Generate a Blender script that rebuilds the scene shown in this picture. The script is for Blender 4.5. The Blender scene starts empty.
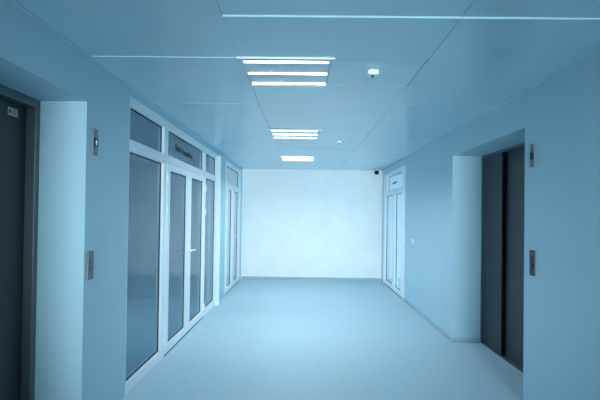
import bpy, bmesh, math, random
from mathutils import Matrix, Vector
random.seed(7)
C = bpy.context.scene.collection

# ------------------------------------------------------------------ camera
R = ((0.99985578, -0.01093139, -0.01299726),
     (0.01077875, 0.9998728, -0.01175628),
     (0.01312412, 0.01161449, 0.99984642))
cd = bpy.data.cameras.new('camera'); cam = bpy.data.objects.new('camera', cd); C.objects.link(cam)
cam.matrix_world = Matrix(((R[0][0], R[0][2], -R[0][1], 0),
                           (R[1][0], R[1][2], -R[1][1], 0),
                           (R[2][0], R[2][2], -R[2][1], 1.6047),
                           (0, 0, 0, 1)))
cd.sensor_width = 36; cd.lens = 430 / 600 * 36; cd.shift_y = 9.0 / 600; cd.clip_start = 0.05
bpy.context.scene.camera = cam

# ------------------------------------------------------------------ light
vs = bpy.context.scene.view_settings
vs.view_transform = 'Standard'; vs.look = 'None'; vs.gamma = 1.0; vs.use_curve_mapping = False
vs.exposure = 0.0
w = bpy.data.worlds.new('world'); bpy.context.scene.world = w; w.use_nodes = True
w.node_tree.nodes['Background'].inputs[0].default_value = (0.75, 0.92, 1.0, 1)
w.node_tree.nodes['Background'].inputs[1].default_value = .2
TUBE = 8.0
TUBE_W = {3.0: 1.0, 5.56: 12.0, 8.12: 8.2}   # the nearest fitting burns dimmer than the others
def sun(name, strength, angle, pitch, colour):
    l = bpy.data.lights.new(name, 'SUN'); l.energy = strength; l.angle = math.radians(angle); l.color = colour
    o = bpy.data.objects.new(name, l); C.objects.link(o)
    o.rotation_euler = (math.radians(90 - pitch), 0, 0); return o
sun('daylight', .1, 9, 1.4, (0.86, 0.96, 1.0))       # low hazy sun through the window behind the camera
pl = bpy.data.lights.new('window_portal', 'AREA'); pl.shape = 'RECTANGLE'; pl.size, pl.size_y = 3.25, 1.6; pl.cycles.is_portal = True
po = bpy.data.objects.new('window_portal', pl); C.objects.link(po); po.location = (.175, -2.52, 1.65); po.rotation_euler = (math.radians(90), 0, 0)
sun('hazy_daylight', 12.5, 34, 1.5, (0.80, 0.96, 1.0))
def lamp(name, loc, size, energy, colour, rot=(0, 0, 0)):
    l = bpy.data.lights.new(name, 'AREA'); l.shape = 'RECTANGLE'; l.size, l.size_y = size; l.energy = energy; l.color = colour
    o = bpy.data.objects.new(name, l); C.objects.link(o); o.location = loc; o.rotation_euler = rot; return o
lamp('side_room_lamp', (3.6, 9.3, 2.6), (1.2, 1.2), 130, (0.80, 0.95, 1.0)).data.spread = math.radians(60)
lamp('far_room_lamp', (-3.2, 9.3, 2.6), (1.0, 1.0), 10, (0.65, 0.88, 1.0))
lamp('dim_room_fill', (-3.4, 5.6, 2.6), (1.0, 1.0), 25, (0.65, 0.88, 1.0))  # added fill in the unlit room, lifts the tone behind the panes

# ------------------------------------------------------------------ materials
def mat(name, col, rough=0.5, metal=0.0, spec=0.5, bump=None, var=None, emit=None, coat=0):
    m = bpy.data.materials.new(name); m.use_nodes = True
    nt = m.node_tree; b = nt.nodes['Principled BSDF']
    b.inputs['Base Color'].default_value = (*col, 1); b.inputs['Roughness'].default_value = rough
    b.inputs['Metallic'].default_value = metal; b.inputs['Specular IOR Level'].default_value = spec
    b.inputs['Coat Weight'].default_value = coat
    tc = nt.nodes.new('ShaderNodeTexCoord')
    if var:                                            # (scale, amount, detail)
        n = nt.nodes.new('ShaderNodeTexNoise'); n.inputs['Scale'].default_value = var[0]; n.inputs['Detail'].default_value = var[2]
        r = nt.nodes.new('ShaderNodeValToRGB'); a = var[1]
        r.color_ramp.elements[0].position = .3; r.color_ramp.elements[1].position = .7
        r.color_ramp.elements[0].color = (*[c * (1 - a) for c in col], 1)
        r.color_ramp.elements[1].color = (*[min(1, c * (1 + a)) for c in col], 1)
        nt.links.new(tc.outputs['Object'], n.inputs['Vector']); nt.links.new(n.outputs['Fac'], r.inputs[0])
        nt.links.new(r.outputs[0], b.inputs['Base Color'])
    if bump:                                           # (scale, strength)
        n = nt.nodes.new('ShaderNodeTexNoise'); n.inputs['Scale'].default_value = bump[0]
        bp = nt.nodes.new('ShaderNodeBump'); bp.inputs['Strength'].default_value = bump[1]; bp.inputs['Distance'].default_value = .01
        nt.links.new(tc.outputs['Object'], n.inputs['Vector']); nt.links.new(n.outputs['Fac'], bp.inputs['Height'])
        nt.links.new(bp.outputs[0], b.inputs['Normal'])
    if emit:
        b.inputs['Emission Color'].default_value = (*emit[0], 1); b.inputs['Emission Strength'].default_value = emit[1]
    return m
def glass_mat(name, tint, rough=0.03, ior=1.5):
    m = bpy.data.materials.new(name); m.use_nodes = True; nt = m.node_tree; nt.nodes.clear()
    o = nt.nodes.new('ShaderNodeOutputMaterial'); mx = nt.nodes.new('ShaderNodeMixShader')
    t = nt.nodes.new('ShaderNodeBsdfTransparent'); g = nt.nodes.new('ShaderNodeBsdfGlossy'); f = nt.nodes.new('ShaderNodeFresnel')
    t.inputs[0].default_value = (*tint, 1); g.inputs['Roughness'].default_value = rough; ge = nt.nodes.new('ShaderNodeNewGeometry'); mr = nt.nodes.new('ShaderNodeMapRange')
    mr.inputs['To Min'].default_value = ior; mr.inputs['To Max'].default_value = 1 / ior   # thin pane: no inner total reflection
    nt.links.new(ge.outputs['Backfacing'], mr.inputs['Value']); nt.links.new(mr.outputs[0], f.inputs[0])
    g.inputs[0].default_value = (.9, .95, 1, 1)
    nt.links.new(f.outputs[0], mx.inputs[0]); nt.links.new(t.outputs[0], mx.inputs[1]); nt.links.new(g.outputs[0], mx.inputs[2])
    nt.links.new(mx.outputs[0], o.inputs[0]); return m
M = dict(
    wall=mat('wall_paint', (.44, .65, .755), .55, spec=.3, bump=(60, .05), var=(1.5, .02, 2)),
    back=mat('end_wall_lit_tone', (.91, .91, .91), .6, spec=.3, bump=(60, .05), var=(2.5, .02, 2)),  # strong light on the end wall put into a paler colour than the side walls
    ceil=mat('ceiling_panel', (.44, .65, .76), .22, spec=.6, var=(3, .02, 2)),
    floor=mat('linoleum', (.41, .58, .67), .5, spec=.22, var=(14, .025, 6), bump=(25, .03)),
    skirt=mat('skirting', (.36, .50, .56), .5),
    frame=mat('white_pvc', (.80, .90, .95), .3, spec=.5),
    gasket=mat('black_rubber_gap_shade', (.012, .014, .016), .6),
    glass=glass_mat('tinted_glass', (.56, .70, .76), .15),
    clear=glass_mat('clear_glass', (.92, .96, .98), .03),
    steel=mat('brushed_steel', (.17, .21, .23), .4, metal=.6, bump=(120, .04)),
    door=mat('lift_door_steel', (.055, .066, .072), .42, metal=.6, bump=(90, .03)),
    jamb=mat('lift_frame_steel', (.15, .18, .20), .4, metal=.5),
    black=mat('black_plastic', (.008, .009, .010), .5, spec=.2),
    white=mat('white_plastic', (.85, .90, .93), .4),
    metal=mat('satin_metal', (.75, .80, .84), .25, metal=.8),
    refl=mat('lamp_panel', (.44, .62, .70), .35),
    tube=mat('lamp_tube_glow', (.9, .95, 1), .4, emit=((.90, .97, 1.0), TUBE)),
    arrow=mat('display_digits', (.8, .9, .95), .4, emit=((.6, .85, 1.0), .3)),
    ink=mat('grey_lettering', (.05, .065, .075), .7),
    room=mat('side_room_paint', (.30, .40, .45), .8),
    bright=mat('bright_room_paint', (.82, .88, .90), .8),
    label=mat('sticker', (.42, .50, .54), .5),
)

# ------------------------------------------------------------------ mesh helpers
def bx(bm, x0, x1, y0, y1, z0, z1):
    v = [bm.verts.new((x, y, z)) for x in (min(x0, x1), max(x0, x1)) for y in (y0, y1) for z in (z0, z1)]
    for f in ((0, 1, 3, 2), (4, 6, 7, 5), (0, 4, 5, 1), (2, 3, 7, 6), (0, 2, 6, 4), (1, 5, 7, 3)):
        bm.faces.new([v[i] for i in f])
def cyl(bm, p, q, r, n=16, r2=None):
    p, q = Vector(p), Vector(q); d = q - p
    m = Matrix.Translation((p + q) / 2) @ d.to_track_quat('Z', 'Y').to_matrix().to_4x4()
    bmesh.ops.create_cone(bm, cap_ends=True, segments=n, radius1=r, radius2=r if r2 is None else r2, depth=d.length, matrix=m)
def obj(name, bm, m, parent=None, bevel=0, smooth=False, seg=2):
    bmesh.ops.recalc_face_normals(bm, faces=bm.faces)
    me = bpy.data.meshes.new(name); bm.to_mesh(me); bm.free()
    o = bpy.data.objects.new(name, me); C.objects.link(o); me.materials.append(M[m])
    if smooth:
        for p in me.polygons: p.use_smooth = True
    if bevel:
        b = o.modifiers.new('bevel', 'BEVEL'); b.width = bevel; b.segments = seg; b.limit_method = 'ANGLE'
    if parent:
        o.parent = parent; o.matrix_parent_inverse = Matrix.Translation(-parent.location)
    return o
def thing(name, loc, label=None, cat=None, group=None, kind=None):
    o = bpy.data.objects.new(name, None); C.objects.link(o); o.location = loc; o.empty_display_size = .1
    tag(o, label, cat, group, kind); return o
def tag(o, label=None, cat=None, group=None, kind=None):
    if label: o['label'] = label
    if cat: o['category'] = cat
    if group: o['group'] = group
    if kind: o['kind'] = kind
    return o
def struct(name, bm, m, label, cat, **k):
    return tag(obj(name, bm, m, **k), label, cat, kind='structure')
def slab(bm, a0, a1, b0, b1, holes, c0, c1, put):
    """plate in (a,b) with rectangular holes, thickness c0..c1, only the outer skin; put(a,b,c)->xyz"""
    A = sorted({a0, a1, *[min(max(v, a0), a1) for h in holes for v in h[:2]]})
    B = sorted({b0, b1, *[min(max(v, b0), b1) for h in holes for v in h[2:]]})
    def solid(i, j):
        if i < 0 or j < 0 or i >= len(A) - 1 or j >= len(B) - 1: return False
        a, b = (A[i] + A[i + 1]) / 2, (B[j] + B[j + 1]) / 2
        return not any(h[0] < a < h[1] and h[2] < b < h[3] for h in holes)
    V = {}
    def v(i, j, k):
        if (i, j, k) not in V: V[(i, j, k)] = bm.verts.new(put(A[i], B[j], (c0, c1)[k]))
        return V[(i, j, k)]
    for i in range(len(A) - 1):
        for j in range(len(B) - 1):
            if not solid(i, j): continue
            for k in (0, 1): bm.faces.new([v(i, j, k), v(i + 1, j, k), v(i + 1, j + 1, k), v(i, j + 1, k)])
            if not solid(i - 1, j): bm.faces.new([v(i, j, 0), v(i, j + 1, 0), v(i, j + 1, 1), v(i, j, 1)])
            if not solid(i + 1, j): bm.faces.new([v(i + 1, j, 0), v(i + 1, j + 1, 0), v(i + 1, j + 1, 1), v(i + 1, j, 1)])
            if not solid(i, j - 1): bm.faces.new([v(i, j, 0), v(i + 1, j, 0), v(i + 1, j, 1), v(i, j, 1)])
            if not solid(i, j + 1): bm.faces.new([v(i, j + 1, 0), v(i + 1, j + 1, 0), v(i + 1, j + 1, 1), v(i, j + 1, 1)])

# ------------------------------------------------------------------ dimensions
XL, XR, YB, H, HS = -1.5425, 1.8942, 10.537, 2.70, 2.80
Y0 = -2.5
LA, LB, LD = 1.20, 3.003, -1.872          # left lift recess: near edge, far edge, lift front
RA, RB, RD = 3.728, 5.536, 2.262          # right lift recess
SOF = 2.378                               # soffit of both recesses
FT = 2.622                                # head of the glazed screens
def side(s):                              # depth d: away from the corridor, into the wall
    X = XL if s < 0 else XR
    return lambda y, z, d: (X + s * d, y, z)

# ------------------------------------------------------------------ shell
bm = bmesh.new(); bx(bm, -5, 5, Y0 - .2, YB + .2, -.1, 0); struct('floor', bm, 'floor', 'pale blue linoleum floor of the corridor', 'floor')

bm = bmesh.new()                          # ceiling: upper slab and metal planks laid in three bands
bx(bm, -5, 5, Y0 - .2, YB + .2, HS, HS + .1)
LUM = [3.0, 5.56, 8.12]; P = .64; G = .0015
CX0, CX1, LX1 = -.470, .850, .178
def plank(x0, x1, y0, y1, z):
    b = .003
    v = [bm.verts.new(p) for p in ((x0, y0, z + b), (x1, y0, z + b), (x1, y1, z + b), (x0, y1, z + b),
                                   (x0 + .002, y0 + b * .8, z), (x1 - .002, y0 + b * .8, z), (x1 - .002, y1 - b * .5, z), (x0 + .002, y1 - b * .5, z),
                                   (x0, y0, HS), (x1, y0, HS), (x1, y1, HS), (x0, y1, HS))]
    bm.faces.new([v[i] for i in (7, 6, 5, 4)])
    for i in range(4):
        j = (i + 1) % 4
        bm.faces.new([v[i], v[j], v[4 + j], v[4 + i]]); bm.faces.new([v[i], v[8 + i], v[8 + j], v[j]])
k = -12
while True:
    y0 = 3.0 + P * k + .0
    if y0 >= YB: break
    y0, y1 = max(y0, Y0), min(y0 + P, YB)
    if y1 - y0 > .05:
        lum = any(abs(y0 - l) < .05 for l in LUM)
        for n, (a, b) in enumerate(((XL, CX0), (CX0, LX1), (LX1, CX1), (CX1, XR))):
            if n == 1 and lum: continue
            if not lum and n == 2: continue
            if not lum and n == 1: b = CX1
            z = H + random.uniform(-.0004, .0012)
            if k == -1 and n in (1, 3): z = H - .009
            if k == 0 and n in (0, 3): z = H - .006
            if k == 1 and n == 1: z = H - .0015
            plank(a + G / 2, b - G / 2, y0 + G / 2, y1 - G / 2, z)
    k += 1
struct('ceiling', bm, 'ceil', 'glossy pale blue metal plank ceiling', 'ceiling')

LS1, LS2 = (3.742, 7.50), (8.34, 10.30)   # left glazed screens
RS = (8.13, 10.33); RFT = 2.56            # right glazed screen
bm = bmesh.new()
P_ = side(-1)
slab(bm, Y0, YB + .2, 0, HS, [(LA, LB, 0, SOF), (LS1[0], LS1[1], 0, FT), (LS2[0], LS2[1], 0, FT)], 0, .14, P_)
o = struct('wall_left', bm, 'wall', 'pale blue painted left corridor wall', 'wall')
bm = bmesh.new()                          # recess of the left lift
bx(bm, LD - .30, XL - .14, LB, LB + .6, 0, HS)
bx(bm, LD - .30, XL - .14, LA - .3, LA, 0, HS)
bx(bm, LD - .30, XL - .14, LA, LB, SOF, HS)
bx(bm, LD - .32, LD - .30, LA - .3, LB + .6, 0, HS)
struct('wall_left_recess', bm, 'wall', 'pale blue recess around the left lift', 'wall')

bm = bmesh.new()
slab(bm, Y0, YB + .2, 0, HS, [(RA, RB, 0, SOF), (RS[0], RS[1], 0, RFT)], 0, .14, side(1))
struct('wall_right', bm, 'wall', 'pale blue painted right corridor wall', 'wall')
bm = bmesh.new()
bx(bm, XR + .14, RD + .30, RB, RB + .6, 0, HS)
bx(bm, XR + .14, RD + .30, RA - .3, RA, 0, HS)
bx(bm, XR + .14, RD + .30, RA, RB, SOF, HS)
bx(bm, RD + .30, RD + .32, RA - .3, RB + .6, 0, HS)
struct('wall_right_recess', bm, 'wall', 'pale blue recess around the right lift', 'wall')

bm = bmesh.new(); bx(bm, XL, XR, YB, YB + .2, 0, HS)
struct('wall_back', bm, 'back', 'end wall of the corridor, strong light painted in as white', 'wall')
bm = bmesh.new()                          # wall behind the camera with its tall window opening
slab(bm, XL, XR, 0, HS, [(-1.45, 1.80, .85, 2.45)], Y0, Y0 + .2, lambda a, b, c: (a, c, b))
struct('wall_front', bm, 'jamb', 'wall with the tall window behind the camera', 'wall')  # dark finish added to soak up light and darken the near corridor

# side rooms seen through the glass
def room(name, s, y0, y1, depth, m, label):
    bm = bmesh.new(); X = XL if s < 0 else XR; a = X + s * .14; b = X + s * depth
    bx(bm, a, b, y0 - .08, y0, 0, HS); bx(bm, a, b, y1, y1 + .08, 0, HS)
    bx(bm, b, b + s * .08, y0 - .08, y1 + .08, 0, HS)
    struct(name, bm, m, label, 'wall')
room('wall_left_room', -1, 3.70, 7.90, 3.0, 'room', 'dim grey room behind the long glazed screen')
room('wall_left_far_room', -1, 8.10, 10.45, 3.0, 'bright', 'room behind the far left glazed doors')
room('wall_right_far_room', 1, 7.98, 10.45, 2.9, 'bright', 'bright white room behind the far right glazed doors')

# skirting and ceiling trim
bm = bmesh.new(); SK = .052; ST = .012
bx(bm, XL + .02, XR - .02, YB - ST, YB, 0, .062); struct('baseboard_back', bm, 'skirt', 'grey blue skirting along the end wall', 'baseboard', bevel=.003)
bm = bmesh.new()
bx(bm, XR - ST, XR, RB, RS[0], 0, SK); bx(bm, XR - ST, RD, RB - ST, RB, 0, SK)
bx(bm, XR - ST, XR, RS[1], YB - ST, 0, SK); bx(bm, XR - ST, XR, Y0 + .2, RA, 0, SK)
struct('baseboard_right', bm, 'skirt', 'grey blue skirting along the right wall', 'baseboard', bevel=.003)
for i, (a, b, lb) in enumerate(((XL, XL + .022, 'left'), (XR - .022, XR, 'right'))):
    bm = bmesh.new(); bx(bm, a, b, Y0 + .2, YB, H - .014, H - .001)
    struct('trim_%d' % (i + 1), bm, 'ceil', 'thin pale ceiling edge trim on the %s wall' % lb, 'trim', bevel=.002)

# ------------------------------------------------------------------ glazed screens
REC, GW = .036, .011
def pane(s, y0, y1, z0, z1, parent, glass, d=0, name='glass_pane'):
    bm = bmesh.new(); slab(bm, y0 + GW * .4, y1 - GW * .4, z0 + GW * .4, z1 - GW * .4, [], REC + d, REC + d + .006, side(s))
    g = obj(name, bm, glass, parent)
    bm = bmesh.new()
    slab(bm, y0, y1, z0, z1, [(y0 + GW, y1 - GW, z0 + GW, z1 - GW)], REC + d - .004, REC + d + .010, side(s))
    k = obj('gasket', bm, 'gasket', parent)
    return g, k
def screen(name, s, y0, y1, top, openings, leaves, door, glass, label, post=None, lettering=None):
    X = XL if s < 0 else XR
    t = thing(name, (X, (y0 + y1) / 2, 0), label, 'glazed door', kind='structure')
    bm = bmesh.new()
    holes = list(openings) + ([(door[0], door[1], -.01, door[2])] if door else [])
    slab(bm, y0, y1, 0, top, holes, .0 if s > 0 else .0, .07, side(s))
    fr = obj('frame', bm, 'frame', t, bevel=.003)
    for o_ in openings: 
        g, kk = pane(s, *o_, fr, glass)
        if lettering and lettering[0] == o_:
            for a, b, zc, hh in lettering[1]:
                bm = bmesh.new(); n = max(2, int((b - a) / .055)); st = (b - a) / n
                for q in range(n):
                    u = a + q * st
                    zz = [(0, 1), (0, .6), (0, .62), (.0, .6), (0, 1)][q % 5]
                    slab(bm, u, u + st * .28, zc - hh / 2 + zz[0] * hh, zc - hh / 2 + zz[1] * hh, [], REC - .003, REC - .0005, side(s))
                    slab(bm, u, u + st * .78, zc - hh * .06, zc + hh * .1, [], REC - .0045, REC - .0031, side(s))
                    slab(bm, u + st * .52, u + st * .78, zc - hh / 2, zc + hh * .12, [], REC - .003, REC - .0005, side(s))
                obj('lettering', bm, 'ink', t)
    for i, (a, b, ga, gb, gz0, gz1, hinge) in enumerate(leaves):
        bm = bmesh.new(); slab(bm, a, b, .016, door[2] - .005, [(ga, gb, gz0, gz1)], -.006, .056, side(s))
        lf = obj('door_leaf', bm, 'frame', t, bevel=.003)
        pane(s, ga, gb, gz0, gz1, lf, glass, d=-.002)
        for z in (.16, 1.62, 1.98):
            bm = bmesh.new(); xh = X - s * .013; cyl(bm, (xh, hinge, z - .045), (xh, hinge, z + .045), .010, 12)
            bx(bm, xh, X + s * .0, hinge - .012, hinge + .012, z - .03, z + .03)
            obj('hinge', bm, 'white', lf, smooth=False)
        # lever handle on the meeting stile
        bm = bmesh.new(); hy = (b - .045) if i == 0 else (a + .045); hz = 1.10; dr = -1 if i == 0 else 1
        xf = X - s * .006
        bx(bm, xf - s * .008, xf, hy - .016, hy + .016, hz - .17, hz + .05)
        cyl(bm, (xf, hy, hz), (xf - s * .055, hy, hz), .010, 12)
        cyl(bm, (xf - s * .05, hy - dr * .008, hz), (xf - s * .05, hy + dr * .12, hz - .004), .009, 12)
        obj('door_handle', bm, 'white', lf, bevel=.002)
    if door:
        bm = bmesh.new(); slab(bm, door[0], door[1], 0, .013, [], -.004, .06, side(s)); obj('gap_shade', bm, 'gasket', t)  # black strip painted as the shade in the gap under the leaves
    if post:
        bm = bmesh.new(); slab(bm, post[0], post[1], 0, top - .03, [], -post[2], -.0005, side(s)); obj('end_post', bm, 'frame', t, bevel=.004)
    return t
T0, T1 = 2.245, 2.538
screen('door_1', -1, LS1[0], LS1[1] - .002, FT,
       [(3.752, 4.680, T0, T1), (4.81, 6.55, T0, T1), (6.665, 7.490 - .03, T0, T1),
        (3.752, 4.680, .092, 2.140), (6.665, 7.490 - .03, .092, 2.150)],
       [(4.775, 5.722, 4.890, 5.650, .097, 2.080, 4.772), (5.726, 6.615, 5.810, 6.550, .097, 2.080, 6.618)],
       (4.772, 6.618, 2.165), 'glass', 'long white framed glazed screen with double doors on the left, nearest',
       post=(7.44, 7.50, .075),
       lettering=((4.81, 6.55, T0, T1), [(5.20, 5.46, 2.40, .085), (5.52, 5.98, 2.385, .075)]))
screen('door_2', -1, LS2[0], LS2[1] - .002, FT,
       [(8.45, 10.05, 2.20, 2.55)],
       [(8.455, 9.235, 8.60, 9.15, .10, 2.08, 8.452), (9.24, 10.20, 9.36, 10.02, .10, 2.08, 10.203)],
       (8.45, 10.205, 2.15), 'clear', 'white framed glazed double doors in the far left corner')
screen('door_3', 1, RS[0] + .002, RS[1] - .002, RFT,
       [(8.45, 9.92, 2.155, 2.475)],
       [(8.30, 9.155, 8.43, 9.05, .10, 2.05, 8.297), (9.16, 10.22, 9.27, 10.10, .10, 2.05, 10.223)],
       (8.295, 10.225, 2.11), 'clear', 'white framed glazed double doors in the far right corner, brightly lit behind',
       lettering=((8.45, 9.92, 2.155, 2.475), [(9.05, 9.50, 2.31, .05)]))

# window behind the camera, where the daylight enters
t = thing('window_1', (.17, Y0, .85), 'tall window behind the camera', 'window', kind='structure')
bm = bmesh.new(); slab(bm, -1.45, 1.80, .85, 2.45, [(-1.40, .145, .90, 2.40), (.205, 1.75, .90, 2.40)], Y0 + .07, Y0 + .13, lambda a, b, c: (a, c, b))
obj('window_frame', bm, 'frame', t)
for a, b in ((-1.40, .145), (.205, 1.75)):
    bm = bmesh.new(); bx(bm, a, b, Y0 + .095, Y0 + .101, .90, 2.40); obj('glass_pane', bm, 'clear', t)

# ------------------------------------------------------------------ lifts
def lift(name, s, ya, yb, X, split, label, panel_d, off):
    t = thing(name, (X, (ya + yb) / 2, 0), label, 'lift door', kind='structure')
    put = lambda y, z, d: (X + s * d, y, z)
    bm = bmesh.new()
    slab(bm, ya, yb, 0, SOF - .001, [(ya + .05, yb - off[0], -.01, SOF - off[1])], 0, .20, put)
    obj('lift_frame', bm, 'jamb', t, bevel=.002)
    ia, ib, it = ya + .05, yb - off[0], SOF - off[1]
    bm = bmesh.new(); slab(bm, ia, ib, 0, .006, [], .0, .19, put); obj('sill', bm, 'steel', t)
    d = panel_d
    bm = bmesh.new(); slab(bm, split, ib, .008, it, [], d, d + .028, put); obj('door_panel', bm, 'door', t, bevel=.002)
    bm = bmesh.new(); slab(bm, ia, split + .03, .008, it, [], d + .045, d + .073, put); obj('door_panel', bm, 'door', t, bevel=.002)
    return t, put, d
lift('door_4', 1, RA, RB, RD, 4.985, 'dark steel two panel lift door in the right recess', .012, (.018, .03))
t, put, d = lift('door_5', -1, LA, LB, LD, 2.05, 'dark steel lift door in the left recess, with a small sticker', .066, (.05, .06))
bm = bmesh.new(); slab(bm, 2.766, 2.862, 2.226, 2.280, [], d - .002, d - .0005, put); st = obj('sticker', bm, 'label', t)
st['label'] = 'pale notice sticker high on the lift door'
bm = bmesh.new(); slab(bm, 2.776, 2.794, 2.242, 2.264, [], d - .003, d - .0021, put)
for q in range(3): slab(bm, 2.812, 2.852, 2.240 + q * .012, 2.243 + q * .012, [], d - .003, d - .0021, put)
obj('print', bm, 'ink', st)

# ------------------------------------------------------------------ lift call plates and indicators
def plate(name, s, y0, y1, z0, z1, label, cat, kind, mk='steel', arrow=False):
    X = XL if s < 0 else XR; put = side(s); yc, zc = (y0 + y1) / 2, (z0 + z1) / 2
    t = thing(name, (X, yc, zc), label, cat)
    bm = bmesh.new(); slab(bm, y0, y1, z0, z1, [], -.012, -.0005, put); obj('cover_plate', bm, mk, t, bevel=.005, seg=3)
    if kind == 'ind':
        bm = bmesh.new(); slab(bm, y0 + .008, y1 - .008, zc - .035, zc + .028, [], -.016, -.0122, put); dsp = obj('display', bm, 'black', t, bevel=.001)
        if arrow:
            bm = bmesh.new(); x = X - s * .0185; x2 = X - s * .0165
            a = [(-.016, -.004), (0, .020), (.016, -.004), (.006, -.004), (.002, -.022), (-.006, -.022), (-.004, -.004)]
            f = [bm.verts.new((x, yc + u, zc - .003 + v)) for u, v in a]; g = [bm.verts.new((x2, yc + u, zc - .003 + v)) for u, v in a]
            bm.faces.new(f); bm.faces.new(g[::-1])
            for i in range(len(a)): j = (i + 1) % len(a); bm.faces.new([f[i], f[j], g[j], g[i]])
            obj('arrow', bm, 'arrow', dsp)
    else:
        for dz in (-.022, .028):
            bm = bmesh.new(); cyl(bm, (X - s * .012, yc, zc + dz), (X - s * .018, yc, zc + dz), .018, 24); b = obj('button', bm, 'black' if mk == 'door' else 'jamb', t)
            bm = bmesh.new(); cyl(bm, (X - s * .018, yc, zc + dz), (X - s * .0195, yc, zc + dz), .011, 20); obj('button_cap', bm, 'jamb', b)
        bm = bmesh.new()
        slab(bm, yc - .014, yc + .014, z1 - .035, z1 - .018, [], -.0135, -.0122, put); obj('keyhole_plate', bm, 'jamb', t)
plate('lift_indicator', -1, 3.081, 3.150, 2.012, 2.208, 'steel lift indicator plate with lit arrow display high beside the left lift', 'lift indicator', 'ind', arrow=True)
plate('lift_call_panel', -1, 3.040, 3.120, 1.112, 1.318, 'steel call button panel at hand height beside the left lift', 'button panel', 'btn')
plate('lift_indicator', 1, 3.557, 3.622, 2.020, 2.212, 'dark lift indicator plate with black display high beside the right lift', 'lift indicator', 'ind', mk='jamb')
plate('lift_call_panel', 1, 3.545, 3.620, 1.120, 1.330, 'dark call button panel at hand height beside the right lift', 'button panel', 'btn', mk='door')

# light switch
t = thing('light_switch', (XR, 7.52, 1.16), 'small white light switch on the right wall before the far doors', 'light switch')
bm = bmesh.new(); slab(bm, 7.48, 7.56, 1.12, 1.20, [], -.010, -.0005, side(1)); obj('switch_plate', bm, 'white', t, bevel=.003)
bm = bmesh.new(); slab(bm, 7.495, 7.545, 1.135, 1.185, [], -.014, -.0102, side(1)); obj('rocker', bm, 'white', t, bevel=.002)

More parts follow.
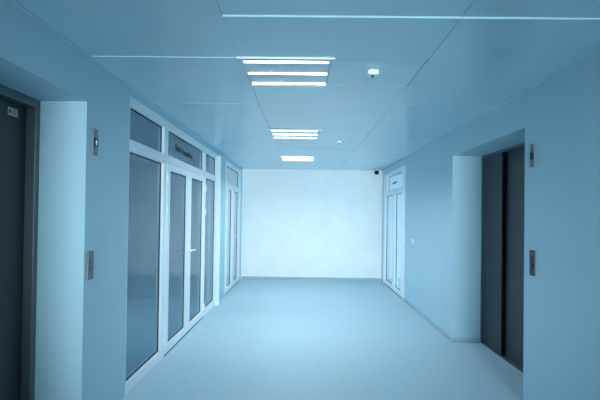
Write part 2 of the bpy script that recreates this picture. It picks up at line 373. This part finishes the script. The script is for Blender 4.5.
# ------------------------------------------------------------------ luminaires
def luminaire(y0):
    cx, cy = (CX0 + LX1) / 2, y0 + P / 2; hx = (LX1 - CX0) / 2; hy = P / 2
    t = thing('ceiling_luminaire', (cx, cy, H))
    bm = bmesh.new()
    slab(bm, cx - hx - .012, cx + hx + .012, cy - hy - .018, cy + hy + .004, [(cx - hx + .003, cx + hx - .003, cy - hy + .012, cy + hy - .002)], H - .010, H - .0065, lambda a, b, c: (a, b, c))
    obj('trim_frame', bm, 'ceil', t)
    bm = bmesh.new(); bx(bm, cx - hx - .018, cx + hx + .018, cy - hy - .030, cy - hy - .0185, H - .020, H - .0065)
    obj('front_lip', bm, 'white', t, bevel=.002)
    bm = bmesh.new()
    slab(bm, cx - hx + .002, cx + hx - .002, cy - hy + .002, cy + hy - .002, [(cx - hx + .008, cx + hx - .008, cy - hy + .008, cy + hy - .008)], H - .003, H + .07, lambda a, b, c: (a, b, c))
    bx(bm, cx - hx + .002, cx + hx - .002, cy - hy + .002, cy + hy - .002, H + .070, H + .078)
    obj('housing', bm, 'refl', t)
    ys = [cy - hy + .080, cy - hy + .335, cy - hy + .590]
    for a, b in ((cy - hy + .010, ys[0] - .028), (ys[0] + .028, ys[1] - .028), (ys[1] + .028, ys[2] - .028)):
        bm = bmesh.new()                      # folded tray between two tubes
        x0, x1 = cx - hx + .010, cx + hx - .010
        prof = [(a, H - .001), (b, H - .001), (b, H + .05), (b - .003, H + .05), (b - .003, H + .003), (a + .003, H + .003), (a + .003, H + .05), (a, H + .05)]
        f = [bm.verts.new((x0, y, z)) for y, z in prof]; g = [bm.verts.new((x1, y, z)) for y, z in prof]
        bm.faces.new(f); bm.faces.new(g[::-1])
        for i in range(8): k = (i + 1) % 8; bm.faces.new([f[i], f[k], g[k], g[i]])
        obj('reflector_panel', bm, 'refl', t)
    for y in ys:
        bm = bmesh.new(); cyl(bm, (cx - hx + .020, y, H + .004), (cx + hx - .020, y, H + .004), .0145, 20)
        tb = obj('lamp_tube', bm, 'tube', t)
        l = bpy.data.lights.new('tube_light', 'AREA'); l.shape = 'RECTANGLE'; l.size = 2 * hx - .05; l.size_y = .026
        l.energy = TUBE_W[y0]; l.color = (.84, .955, 1.0); l.spread = math.radians(150)
        lo = bpy.data.objects.new('tube_light', l); C.objects.link(lo); lo.location = (cx, y, H - .0125)
        bm = bmesh.new()
        u0, st = cx - hx + .020, (2 * hx - .040) / 15
        slab(bm, u0, u0 + 15 * st, y - .026, y + .026, [(u0 + q * st + .001, u0 + (q + 1) * st - .001, y - .0225, y + .0225) for q in range(15)],
             H - .004, H + .0195, lambda a, b, c: (a, b, c))
        obj('louvre', bm, 'metal', tb)
    return t
L = [luminaire(y) for y in LUM[::-1]][::-1]
for o, lb in zip(L, ('three strip recessed ceiling luminaire nearest the camera, the largest of three',
                     'middle recessed ceiling luminaire of the three in a row',
                     'smallest recessed ceiling luminaire, farthest of the three, near the end wall')):
    tag(o, lb, 'ceiling light', 'luminaires down the corridor ceiling')

# ------------------------------------------------------------------ motion detectors and camera
def detector(x, y, label):
    t = thing('motion_detector', (x, y, H), label, 'detector', 'detectors on the ceiling')
    bm = bmesh.new(); bx(bm, x - .030, x + .030, y - .030, y + .030, H - .008, H + .0); obj('mounting_base', bm, 'white', t, bevel=.004)
    bm = bmesh.new(); bx(bm, x - .040, x + .040, y - .036, y + .045, H - .040, H - .0082); obj('casing', bm, 'white', t, bevel=.003, seg=2)
    bm = bmesh.new(); bmesh.ops.create_uvsphere(bm, u_segments=20, v_segments=12, radius=.014, matrix=Matrix.Translation((x, y + .010, H - .040)) @ Matrix.Scale(.6, 4, (0, 0, 1)))
    obj('lens', bm, 'black', t, smooth=True)
detector(.502, 3.25, 'small white motion detector beside the nearest ceiling luminaire')
detector(.500, 6.36, 'tiny white motion detector beside the middle ceiling luminaire')

t = thing('dome_camera', (1.73, 10.40, H), 'black dome security camera in the far right ceiling corner', 'security camera')
bm = bmesh.new(); cyl(bm, (1.73, 10.40, H - .022), (1.73, 10.40, H - .0005), .050, 28); obj('mount_ring', bm, 'white', t, bevel=.003)
bm = bmesh.new(); cyl(bm, (1.73, 10.40, H - .055), (1.73, 10.40, H - .0222), .048, 28); 
bmesh.ops.create_uvsphere(bm, u_segments=28, v_segments=16, radius=.056, matrix=Matrix.Translation((1.73, 10.40, H - .066)))
obj('dome', bm, 'black', t, smooth=True)
